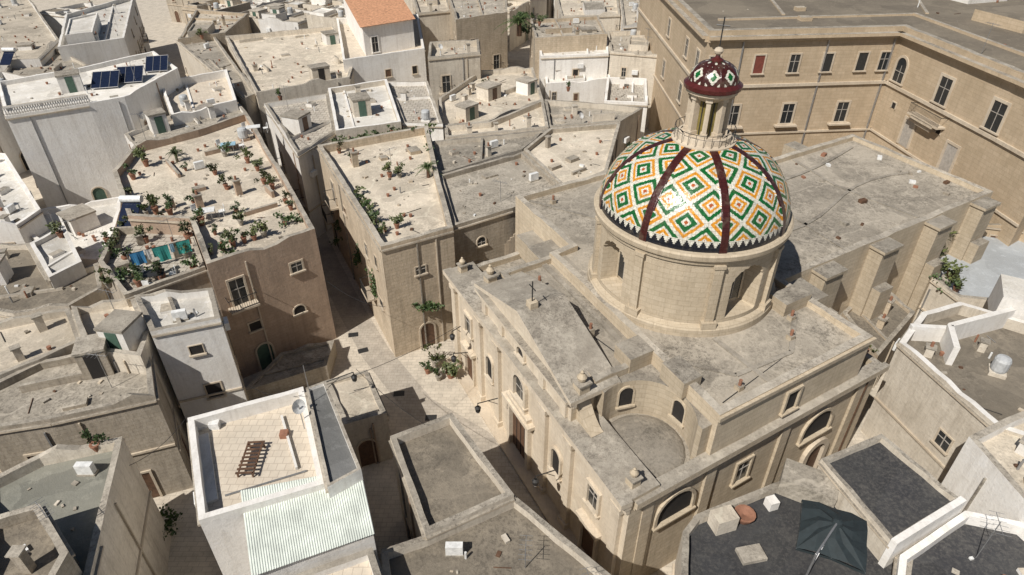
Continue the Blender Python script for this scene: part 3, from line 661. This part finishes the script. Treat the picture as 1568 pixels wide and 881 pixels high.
cr=MB(); a,b2,c_,d_=[Vector(G(x,y,8.6)) for x,y in ((370,757),(553,722),(574,818),(385,884))]
NN=200
for i in range(NN):
    t0,t1=i/NN,(i+1)/NN; z_=lambda k:8.6+.03*(1 if (k//2)%2 else 0)
    p=a.lerp(b2,t0);q=a.lerp(b2,t1);r=d_.lerp(c_,t1);s_=d_.lerp(c_,t0)
    cr.face([(p.x,p.y,z_(i)+.25),(s_.x,s_.y,z_(i)),(r.x,r.y,z_(i+1)),(q.x,q.y,z_(i+1)+.25)],'corr')
cro=cr.obj('corrugated_roof')
sh=S('sheet_roof_house',[(374,762),(550,728),(572,820),(388,880)],8.45,'white','whiteroof',.1,.2,n=0,win=.7,splits=0,jit=0,cop='white'); cro.parent=sh
S('stone_house',[(380,905),(570,838),(600,930),(390,1000)],8.0,'white','pavw',.4,n=0,win=.4,splits=0)
S('stone_house',[(597,668),(692,632),(787,757),(651,817)],7.2,'wallD','roofC',.55,.3,n=0,win=.5,splits=0,stair=False,sub=0)
S('stone_house',[(583,842),(651,819),(789,759),(960,900),(900,1010),(600,1010)],6.8,'wallD','roofC',.5,.3,n=3,win=.5,splits=1,stair=False,seed=44)
ct=S('garden_roof_house',[(486,222),(583,378),(694,348),(672,268),(655,192)],10.2,'wallA','roofB',.75,.4,n=2,win=.5,splits=0,stair=False,seed=3)
S('stone_house',[(694,346),(785,318),(865,288),(800,232),(672,268)],9.7,'wallB','roofA',.45,n=4,win=.5,stair=False,splits=0)
S('stone_house',[(865,288),(930,262),(950,188),(842,196),(802,228)],9.9,'wallB','roofB',.45,n=4,win=.3,stair=False,splits=0)
S('stone_house',[(672,266),(800,228),(840,198),(660,216)],9.5,'wallD','roofA',.45,n=4,win=.3,stair=False)
S('stone_house',[(735,402),(800,372),(785,318),(697,350),(700,395)],5.8,'wallB','roofA',.4,n=3,win=.3,stair=False)
S('paved_roof_house',[(404,158),(502,143),(513,200),(455,235)],9.4,'white','pav',.5,n=2)
S('paved_roof_house',[(502,135),(592,121),(614,186),(514,200)],10,'wallD','whiteroof',.6,n=2,cop='white')
S('paved_roof_house',[(592,125),(655,124),(678,190),(616,188)],9.4,'white','pav',.5,n=2,stair=False)
S('stone_house',[(345,55),(510,40),(547,78),(535,118),(392,142)],9,'wallD','roofB',.7,n=8)
S('stone_house',[(270,62),(325,50),(392,142),(375,150)],8.6,'wallD','roofA',n=3)
S('stone_house',[(272,60),(345,50),(380,20),(300,15)],9,'wallA','roofB',n=3)
oh=S('orange_roof_villa',[(525,92),(650,74),(640,22),(515,28)],10,'white','pavw',.9,cop='white',inner='white',n=1,splits=0,sub=0)
vb=MB(); q=GP([(555,42),(632,30),(600,-15),(525,-5)],12.8); vb.prism(q,9,12.8,'white','white')
q2=inset(ccw(q),-.35); vb.face([(q2[0][0],q2[0][1],12.9),(q2[1][0],q2[1][1],12.9),(q2[2][0],q2[2][1],13.7),(q2[3][0],q2[3][1],13.7)],'orange')
vb.face([(q2[0][0],q2[0][1],12.85),(q2[3][0],q2[3][1],13.65),(q2[2][0],q2[2][1],13.65),(q2[1][0],q2[1][1],12.85)],'orange')
opening(vb,ccw(q)[0],ccw(q)[1],1.5,9.4,.9,2.0,False,'glass','white',.1)
vb.obj('villa_upper_storey',oh)
S('crenellated_house',[(655,88),(735,80),(733,60),(658,64)],11,'wallD','roofB',.8,n=2)
S('stone_house',[(675,192),(672,150),(735,108),(816,103),(832,152),(748,186)],8.2,'wallD','roofB',.6,n=8)
S('pink_house',[(698,30),(777,18),(775,-15),(685,-10)],11.5,'wallA','roofA',.5,n=2)
S('stone_house',[(820,58),(930,52),(916,24),(812,30)],11.3,'wallA','roofA',.5,n=2)
S('white_house',[(828,86),(932,82),(930,56),(822,60)],9.6,'white','whiteroof',.4,cop='white',n=1,win=.2)
S('white_house',[(836,128),(935,120),(930,92),(832,96)],6.8,'white','whiteroof',.4,cop='white',n=3)
S('stone_house',[(935,78),(1010,84),(1032,45),(930,48)],10,'wallD','roofA',.6,n=3)
S('white_house',[(925,155),(992,158),(990,120),(930,118)],8,'white','pav',.8,cop='white',n=2,stair=False)
S('stone_house',[(683,210),(840,194),(832,152),(750,186),(680,192)],8.9,'wallD','roofB',.6,n=5,splits=0)
S('stone_house',[(840,194),(950,186),(985,165),(925,158),(834,152)],8.6,'wallD','roofA',.6,n=6,splits=0)
S('stone_house',[(640,20),(690,15),(680,-20),(630,-15)],10,'wallD','roofB',n=3)
S('stone_house',[(860,25),(950,22),(945,-12),(850,-10)],9,'wallD','roofB',n=3)
S('stone_house',[(955,40),(1030,35),(1010,-10),(950,-5)],9.5,'white','roofB',n=3)
S('terrace_house',[(1398,402),(1482,338),(1568,352),(1700,420),(1640,470),(1470,455)],6,'wallD','roofBlue',.7,n=0,win=.3,splits=0)
S('courtyard_house',[(1290,478),(1342,428),(1402,478),(1345,545)],4.8,'wallA','roofC',.3,n=2,win=.3,stair=False)
S('stone_house',[(1490,340),(1510,275),(1600,300),(1700,340),(1700,400),(1570,350)],6.5,'mon','roofA',.5,n=3)
S('whitewashed_house',[(1378,522),(1412,478),(1470,462),(1600,500),(1720,570),(1640,690),(1530,655)],8,'wallD','roofC',.8,.35,cop='white',n=6,win=.45,splits=0,stair=False)
ww=MB(); p=GP([(1452,505),(1548,480),(1568,500)],8.2); ww.seg(p[0],p[1],.35,7,8.6,'white'); ww.seg(G(1452,505,8.2),G(1462,540,8.2),.35,7,8.6,'white'); ww.seg(G(1395,500,8.2),G(1450,503,8.2),.35,7,8.3,'white')
ww.box(G(1570,470,8),3.5,3,7,9.2,-.5,'white','whiteroof'); ww.obj('whitewashed_wall')
S('ochre_roof_house',[(1484,668),(1540,640),(1640,600),(1760,700),(1700,860),(1600,800)],8.4,'white','roofB',.6,.35,n=5,win=.4,splits=0)
bh=S('dark_roof_house',[(1046,812),(1065,788),(1228,722),(1402,830),(1385,960),(1040,960)],6.8,'wallD','roofD',.45,.3,n=0,win=.4,splits=0,stair=False,seed=12)
S('dark_roof_house',[(1258,702),(1350,664),(1474,766),(1368,832)],8,'wallD','roofD',.35,.22,n=0,win=.4,splits=0,cop='cop')
bw_=MB(); bw_.seg(G(1474,766,8.1),G(1368,832,8.1),.3,6,8.25,'white'); c=G(1105,805,6.4); bw_.box(c,1.1,.8,6.3,7.3,.3,'wallD','roofB'); c=G(1138,795,6.4); bw_.lathe(c,[(0,6.36),(.3,6.36),(.5,6.75),(.52,6.85),(.42,6.85),(0,6.7)],14,'terra')
c=G(1235,750,6.6); bw_.box(c,2.6,1.5,6.3,7.5,-.5,'roofA','roofA'); bw_.box(G(1180,775,6.4),.5,.5,6.3,6.9,.3,'white'); bw_.box(G(1150,850,6.4),1.2,.8,6.3,6.55,.2,'cop')
bw_.obj('rooftop_planters_and_walls',bh)
S('dark_roof_house',[(1378,850),(1478,782),(1568,800),(1680,900),(1660,1000),(1360,1000)],7.3,'white','roofD',.6,.3,cop='white',n=5,win=.4,splits=0,stair=False)
# ------------------------------------------------------------ filler town beyond / around
def proj(x,y,z):
    D=y*cp+(H-z)*sp
    if D<1: return None
    return (784+1000*x/D, 440.5+1000*((H-z)*cp-y*sp)/D)
streets=[GP([(205,0),(262,0),(275,100),(225,95)],5),GP([(365,140),(400,140),(500,300),(470,340),(440,300)],3)]
rf=random.Random(99); ca,sa=math.cos(.42),math.sin(.42)
for gx in range(-13,16):
    for gy in range(-5,24):
        cx0,cy0=gx*8.6+(1.6 if gx%3==0 else 0),gy*9.2+(rf.uniform(-.6,.6))
        if gy%4==0: cy0+=1.0
        cx=cx0*ca+cy0*sa; cy=-cx0*sa+cy0*ca+30
        w=rf.uniform(3.6,4.4); d=rf.uniform(3.9,4.6)
        P4=[(cx+(x*ca+y*sa)+rf.uniform(-.4,.4),cy+(-x*sa+y*ca)+rf.uniform(-.4,.4)) for x,y in ((-w,-d),(w,-d),(w,d),(-w,d))]
        z=rf.uniform(6.5,9.8)
        vis=False
        for p in P4:
            for zz in (0,z):
                q=proj(p[0],p[1],zz)
                if q and -60<q[0]<1630 and -40<q[1]<940: vis=True
        if vis and cy<66: continue
        if cy<-20 or cy>165 or abs(cx)>115: continue
        bad=False
        shp=[(cx+(p[0]-cx)*t,cy+(p[1]-cy)*t) for p in P4 for t in (1,.6,.3)]+[((P4[i][0]+P4[i-1][0])/2,(P4[i][1]+P4[i-1][1])/2) for i in range(4)]
        for poly in ALL+streets:
            if any(inside(p,poly) for p in shp): bad=True;break
            if any(inside(p,P4) for p in poly): bad=True;break
        if bad: continue
        wl=rf.choice(['wallA','wallB','wallD','white','wallD','white','white']); ro=rf.choice(['roofA','roofB','roofB','whiteroof','pav','roofC','whiteroof'])
        far=not vis
        house('stone_house' if wl!='white' else 'white_house',P4,z,wl,ro,rf.choice([.4,.6,.9]),.3,n=0 if far else 5,win=.3 if far else .5,reg=False,seed=rf.randint(0,9999),sub=1 if far else None)
# ------------------------------------------------------------ vegetation
def leaves(mb,c,rx,ry,rz,n,rng,size=.13,mat='leaf'):
    cl=[(rng.gauss(0,.5),rng.gauss(0,.5),rng.uniform(-.8,.9)) for _ in range(max(3,n//25))]
    for _ in range(n):
        k=rng.choice(cl); p=Vector((c[0]+rx*(k[0]+rng.gauss(0,.2)),c[1]+ry*(k[1]+rng.gauss(0,.2)),c[2]+rz*(k[2]+rng.gauss(0,.2))))
        d=Vector((rng.uniform(-1,1),rng.uniform(-1,1),rng.uniform(-.2,1))).normalized(); t=d.orthogonal().normalized()*size*rng.uniform(.35,.6); l=d*size*rng.uniform(.8,1.7)
        mb.face([p,p+l*.5+t,p+l,p+l*.5-t],mat)
pots=[]
for i in range(6):
    rg=random.Random(50+i); mb=MB(); r=.22
    mb.lathe((0,0),[(0,0),(r*.65,0),(r,.42),(r*1.1,.42),(r*1.1,.5),(r*.9,.5),(0,.46)],12,'terra' if i%3!=2 else 'cop')
    for k in range(5):
        a=rg.uniform(0,6.3); mb.tube((0,0,.45),(.2*math.cos(a),.2*math.sin(a),.85),.018,'wood',4)
    leaves(mb,(0,0,.85),.38,.38,.38,[260,140,200,90,220,160][i],rg,.13,'leaf' if i%2 else 'leaf2')
    pots.append(mb.mesh('potted_plant'))
pm=MB(); rg=random.Random(4); pm.cyl((0,0),.13,.1,0,.7,8,'wood')
for k in range(26):
    a=k*2.4; el=rg.uniform(.1,1.2); L=rg.uniform(.8,1.25); prev=Vector((0,0,.7))
    for s_ in range(6):
        t=(s_+1)/6; nx=Vector((math.cos(a)*math.cos(el)*L*t,math.sin(a)*math.cos(el)*L*t,.7+math.sin(el)*L*t-.75*t*t*L*.8))
        side=Vector((-math.sin(a),math.cos(a),0))
        for sg in (-1,1):
            for f in (0,.5):
                q=prev.lerp(nx,f); pm.face([q,q+(nx-prev)*.35,q+side*sg*.28*(1.1-t)+(nx-prev)*.9+Vector((0,0,-.06))],'leaf')
        pm.face([prev-side*.015,prev+side*.015,nx+side*.012,nx-side*.012],'leaf2'); prev=nx
palm=pm.mesh('potted_palm')
def put(me,name,x,y,z,s=1):
    o=bpy.data.objects.new(name,me); sc.collection.objects.link(o); g_=G(x,y,z); o.location=(g_[0],g_[1],z); o.scale=(s,s,s*R.uniform(.85,1.15)); o.rotation_euler=(0,0,R.uniform(0,6.3)); return o
for x,y in ((270,240),(285,262),(330,268),(300,316),(347,290),(363,326),(370,345),(405,282),(418,290),(438,312),(446,322),(437,345),(405,362),(390,368),(375,372),(358,378),(225,330),(240,328),(212,240),(225,255),(205,275),(200,300),(215,318),(250,335),(262,330),(310,345),(330,360),(342,385),(325,390),(300,350),(380,250),(345,240),(395,262)):
    put(R.choice(pots),'potted_plant',x,y,9.6,R.uniform(.6,1.25))
for x,y in ((235,352),(262,352),(200,352),(165,372),(168,440),(195,402),(200,430),(300,418),(285,395),(225,372),(182,385),(215,440),(250,432),(292,372)):
    put(R.choice(pots),'potted_plant',x,y,8.8,R.uniform(.8,1.5))
for x,y in ((590,355),(608,350),(597,272),(612,272),(540,250),(520,235),(565,320),(575,340),(635,208),(600,206),(560,212)):
    put(R.choice(pots),'potted_plant',x,y,9.45,R.uniform(.6,1.0))
put(palm,'potted_palm',656,272,9.45,1.2); put(palm,'potted_palm',795,55,10,3.0); put(palm,'potted_palm',272,248,9.6,1.0)
for x,y,s in ((668,560,1.6),(690,578,1.5),(672,582,1.1),(655,572,1.0)): put(R.choice(pots),'potted_plant',x,y,0,s)
for x,y,s in ((1400,402,1.5),(1420,392,2.2),(1445,440,1.8),(1472,352,1.4),(1465,365,1.2),(1505,345,1.1),(1462,447,1.1),(1580,345,1.2)): put(R.choice(pots),'potted_plant',x,y,5.3,s)
for x,y,z in ((430,155,9),(150,690,8),(240,660,.5),(815,35,11),(826,40,11),(560,75,9.2),(310,60,8.6),(1320,545,8),(95,365,7),(745,140,7.7),(870,140,7)): put(R.choice(pots),'potted_plant',x,y,z,1.1)
vn=MB(); rg=random.Random(8)
def vine(px,zs,n,rx=.5,ry=.5,rz=.5,mat='leaf'):
    g_=G(*px); leaves(vn,(g_[0],g_[1],zs),rx,ry,rz,n,rg,.17,mat)
vine((652,470,4.3),4.3,380,1.2,.35,.3); vine((575,440,4.5),4.5,250,.3,.4,1.3); vine((548,390,5),5,260,.3,.5,1.1); vine((566,415,5),5,120,.3,.4,.5)
vine((690,440,4.6),4.6,90,.3,.3,.4)
for i in range(9):
    t=i/8; vine((545+38*t,295+58*t,9.8),9.8,60,.4,.6,.28,R.choice(['leaf','leaf2']))
for i in range(11):
    t=i/10; vine((512+148*t,216-20*t,9.8),9.8,60,.9,.35,.3,R.choice(['leaf','leaf2','leaf2']))
for i in range(6): vine((656+10*i/5,200+50*i/5,9.8),9.8,50,.35,.7,.3)
for x,y,z,n in ((250,800,1,400),(215,840,1,250),(515,345,4,150),(522,365,3,120),(200,425,9.2,220),(165,385,9,220),(350,380,10,130),(440,335,10,150),(1450,432,6,160),(800,25,11,700),(830,30,11,350),(805,45,10.5,400)): vine((x,y,z),z,n,.8,.8,.5)
vn.obj('climbing_plants')
# ------------------------------------------------------------ roof objects
at=G
for k,(x,y) in enumerate(((165,132),(202,124),(243,107))):
    s=MB(); c=at(x,y,10.8); a=.25
    ca_,sa_=math.cos(a),math.sin(a)
    f=lambda u,v_,z:(c[0]+u*ca_-v_*sa_,c[1]+u*sa_+v_*ca_,z)
    hw=1.35 if k<2 else 1.2
    P=[f(-hw,-1.2,11.0),f(hw,-1.2,11.0),f(hw,1.2,12.1),f(-hw,1.2,12.1)]
    s.face(P,'solar'); s.face([(p[0],p[1],p[2]-.06) for p in P[::-1]],'metal')
    for i in range(4):
        t=i/3; p=Vector(P[0]).lerp(Vector(P[1]),t); q=Vector(P[3]).lerp(Vector(P[2]),t); s.tube(p+Vector((0,0,.01)),q+Vector((0,0,.01)),.03,'metal',4)
    s.tube(P[0],P[1],.04,'metal'); s.tube(P[3],P[2],.04,'metal')
    for p in P: s.tube((p[0],p[1],10.7),p,.03,'metal')
    s.obj('solar_panel')
for x,y,z in ((15,100,8.1),(203,345,9)):
    s=MB(); c=at(x,y,z)
    P=[(c[0]-.7,c[1]-.9,z+.3),(c[0]+.7,c[1]-.9,z+.3),(c[0]+.7,c[1]+.9,z+1.5),(c[0]-.7,c[1]+.9,z+1.5)]
    s.face(P,'solar'); s.face([(p[0],p[1],p[2]-.06) for p in P[::-1]],'metal')
    for p in P: s.tube((p[0],p[1],z-.2),p,.03,'metal')
    s.tube((c[0]-.8,c[1]+1.0,z+1.75),(c[0]+.8,c[1]+1.0,z+1.75),.28,'plastic',14); s.obj('solar_water_heater')
bl=MB(); p,q=at(8,178,11.3),at(135,158,11.3)
for i in range(34):
    t=i/33; c=(p[0]+(q[0]-p[0])*t,p[1]+(q[1]-p[1])*t+.2); bl.lathe(c,[(.1,11.3),(.14,11.5),(.07,11.8),(.1,12.0)],8,'white')
bl.seg((p[0],p[1]+.2),(q[0],q[1]+.2),.34,12.0,12.15,'white','cop'); bl.obj('balustrade',pal)
cl_=MB(); a=Vector((*at(205,418,8.8),10.3)); b_=Vector((*at(305,392,8.8),10.3))
for p in (a,b_): cl_.tube((p.x,p.y,8.8),p,.03,'metal')
cl_.tube(a,b_,.012,'iron',4)
for i,(t0,t1,h,mt) in enumerate(((.03,.24,1.0,'cloth1'),(.26,.33,.8,'plastic'),(.36,.6,1.2,'cloth2'),(.62,.68,.7,'cloth3'),(.72,.93,1.0,'cloth2'))):
    for k in range(8):
        u0=t0+(t1-t0)*k/8;u1=t0+(t1-t0)*(k+1)/8; p=a.lerp(b_,u0);q=a.lerp(b_,u1); o0=.07*math.sin(k*1.3);o1=.07*math.sin((k+1)*1.3)
        cl_.face([p,q,q+Vector((0,o1,-h)),p+Vector((0,o0,-h))],mt)
cl_.obj('clothesline')
def table(x,y,z,top='wood',ch_=3):
    s=MB(); c=at(x,y,z); s.box(c,1.3,.85,z+.7,z+.75,.3,top)
    for dx,dy in ((-.55,-.35),(.55,-.35),(.55,.35),(-.55,.35)): s.tube((c[0]+dx,c[1]+dy,z),(c[0]+dx,c[1]+dy,z+.7),.03,'metal')
    s.obj('garden_table')
    for k in range(ch_):
        a=k*2.1+.5; cc=(c[0]+1.15*math.cos(a),c[1]+.95*math.sin(a)); t=MB()
        t.box(cc,.45,.45,z+.42,z+.46,a,'plastic'); t.box((cc[0]+.22*math.cos(a),cc[1]+.22*math.sin(a)),.04,.45,z+.5,z+.9,a,'plastic')
        for dx,dy in ((-.18,-.18),(.18,-.18),(.18,.18),(-.18,.18)): t.tube((cc[0]+dx,cc[1]+dy,z),(cc[0]+dx,cc[1]+dy,z+.9 if dx*math.cos(a)+dy*math.sin(a)>0 else z+.42),.02,'plastic')
        t.obj('garden_chair')
table(352,232,9.6,'cloth3'); table(240,432,8.8,'iron'); table(318,335,9.6,'plastic',2); table(390,205,9.6,'plastic',3)
s=MB(); c=at(386,708,8.4)
for k in range(9): s.box((c[0],c[1]-.95+k*.24),.8,.1,8.75,8.8,.08,'wood')
for dx in (-.36,.36):
    s.box((c[0]+dx,c[1]),.07,2.1,8.68,8.75,.08,'wood')
    for dy in (-.9,.9): s.box((c[0]+dx,c[1]+dy),.07,.07,8.4,8.7,0,'wood')
s.obj('wooden_sunbed')
s=MB(); c=at(462,640,9.3); s.tube((*c,8.5),(*c,10.2),.03,'metal'); cc=Vector((c[0],c[1],10.1)); d=Vector((.6,-.4,.35)).normalized(); a=d.orthogonal().normalized(); b3=d.cross(a)
for i in range(16):
    t0=i*math.tau/16;t1=(i+1)*math.tau/16; s.face([cc-d*.12,cc+(a*math.cos(t0)+b3*math.sin(t0))*.38,cc+(a*math.cos(t1)+b3*math.sin(t1))*.38],'plastic')
s.tube(cc-b3*.4,cc+d*.5,.015,'metal'); s.tube((c[0]+.3,c[1]+1,8.5),(c[0]+.3,c[1]+1,12),.02,'metal'); s.obj('satellite_dish')
# parasol
s=MB(); z=6.3; c=at(1280,806,8.7); ang=.35
tip=Vector((c[0],c[1],8.95)); hw=1.5
cor=[Vector((c[0]+hw*r_*math.cos(ang+k*math.pi/4),c[1]+hw*r_*math.sin(ang+k*math.pi/4),8.25+(.0 if k%2 else -.14))) for k,r_ in [(k,1.32 if k%2==0 else .92) for k in range(8)]]
for k in range(8):
    p,q=cor[k],cor[(k+1)%8]; mid=(p+q)/2+Vector((0,0,.14)); t=tip; a1=t.lerp(p,.5)+Vector((0,0,.12)); a2=t.lerp(q,.5)+Vector((0,0,.12)); am=(a1+a2)/2-Vector((0,0,.1))
    s.face([t,a1,am],'para'); s.face([t,am,a2],'para'); s.face([a1,p,mid,am],'para'); s.face([am,mid,q,a2],'para')
    s.tube(t-Vector((0,0,.05)),p-Vector((0,0,.04)),.02,'metal',4); s.face([p,q,q-Vector((0,0,.15)),p-Vector((0,0,.15))],'para')
s.lathe((tip.x,tip.y),[(.25,tip.z-.02),(.2,tip.z+.12),(0,tip.z+.2)],12,'para')
pb=Vector((c[0]-1.5,c[1]-1.5,z)); s.tube(pb,pb+Vector((0,0,2.6)),.05,'metal',8); s.tube(pb+Vector((0,0,2.6)),tip+Vector((0,0,.1)),.045,'metal',8); s.tube(pb+Vector((0,0,1.2)),pb.lerp(tip,.6)+Vector((0,0,.9)),.03,'metal')
s.box((pb.x,pb.y),1.0,1.0,z,z+.12,.4,'iron')
s.obj('cantilever_parasol')
def lamp(x,y,z,dx,dy):
    s=MB(); c=at(x,y,z); e=(c[0]+dx,c[1]+dy); s.tube((*c,z),(*e,z+.35),.035,'iron'); s.tube((*c,z-.5),(e[0]*.5+c[0]*.5,e[1]*.5+c[1]*.5,z+.17),.02,'iron')
    s.tube((*e,z+.35),(*e,z+.1),.03,'iron'); s.lathe(e,[(.08,z+.12),(.2,z-.02),(.18,z-.1),(.15,z-.32),(0,z-.36)],10,'iron'); s.lathe(e,[(.14,z-.33),(.1,z-.42),(0,z-.45)],10,'plastic'); s.obj('street_lamp')
lamp(762,610,5,-1.2,-.8); lamp(716,540,5,-.9,-.5); lamp(850,720,5,-1.1,-.7); lamp(500,585,6,1.6,.5); lamp(705,500,5.5,-.5,-1)
w=MB()
def wire(a,b,sag=.5):
    a=Vector(a);b=Vector(b); pr=a
    for i in range(1,11):
        t=i/10; q=a.lerp(b,t)-Vector((0,0,4*sag*t*(1-t))); w.tube(pr,q,.014,'iron',4); pr=q
wire((*at(500,430,8),8),(*at(590,470,7),7)); wire((*at(463,600,9.6),9.6),(*at(700,500,6.5),6.5)); wire((*at(463,605,9.6),9.6),(*at(380,590,7),7)); wire((*at(545,565,6),6),(*at(650,650,7.2),7.2),.3); wire((*at(380,150,9),9),(*at(500,240,9.5),9.5)); wire((*at(285,640,9),9),(*at(180,720,7),7))
w.obj('overhead_cables')
s=MB(); p=at(740,392,5.5)
for k in range(10): s.box((p[0]+k*.28,p[1]+k*.15),.3,1.6,5.3,5.5+k*.22,.5,'trim')
s.obj('outside_stair')
# ------------------------------------------------------------ light, world, camera
ts=Vector((-.65,-.76,0)).normalized(); el=math.radians(49); ts=Vector((ts.x*math.cos(el),ts.y*math.cos(el),math.sin(el)))
sl=bpy.data.lights.new('sun','SUN'); sl.energy=5.0; sl.angle=math.radians(.5); sl.color=(1,.95,.88)
so=bpy.data.objects.new('sun',sl); sc.collection.objects.link(so); so.rotation_euler=ts.to_track_quat('Z','Y').to_euler(); so.location=(-40,-40,80)
wd=bpy.data.worlds.new('World'); sc.world=wd; wd.use_nodes=True; nt=wd.node_tree; bg=nt.nodes['Background']
sk=nt.nodes.new('ShaderNodeTexSky'); sk.sky_type='NISHITA'; sk.sun_disc=False; sk.sun_elevation=el; sk.sun_rotation=math.atan2(ts.x,ts.y)%math.tau
nt.links.new(sk.outputs[0],bg.inputs[0]); bg.inputs[1].default_value=.05
sc.view_settings.view_transform='Standard'; sc.view_settings.look='None'; sc.view_settings.exposure=0
cd=bpy.data.cameras.new('camera'); co=bpy.data.objects.new('camera',cd); sc.collection.objects.link(co); sc.camera=co
co.location=(0,0,H); co.rotation_euler=(math.radians(90)-PITCH,0,0); cd.sensor_width=36; cd.lens=36*1000/1568; cd.clip_end=3000; cd.clip_start=.1
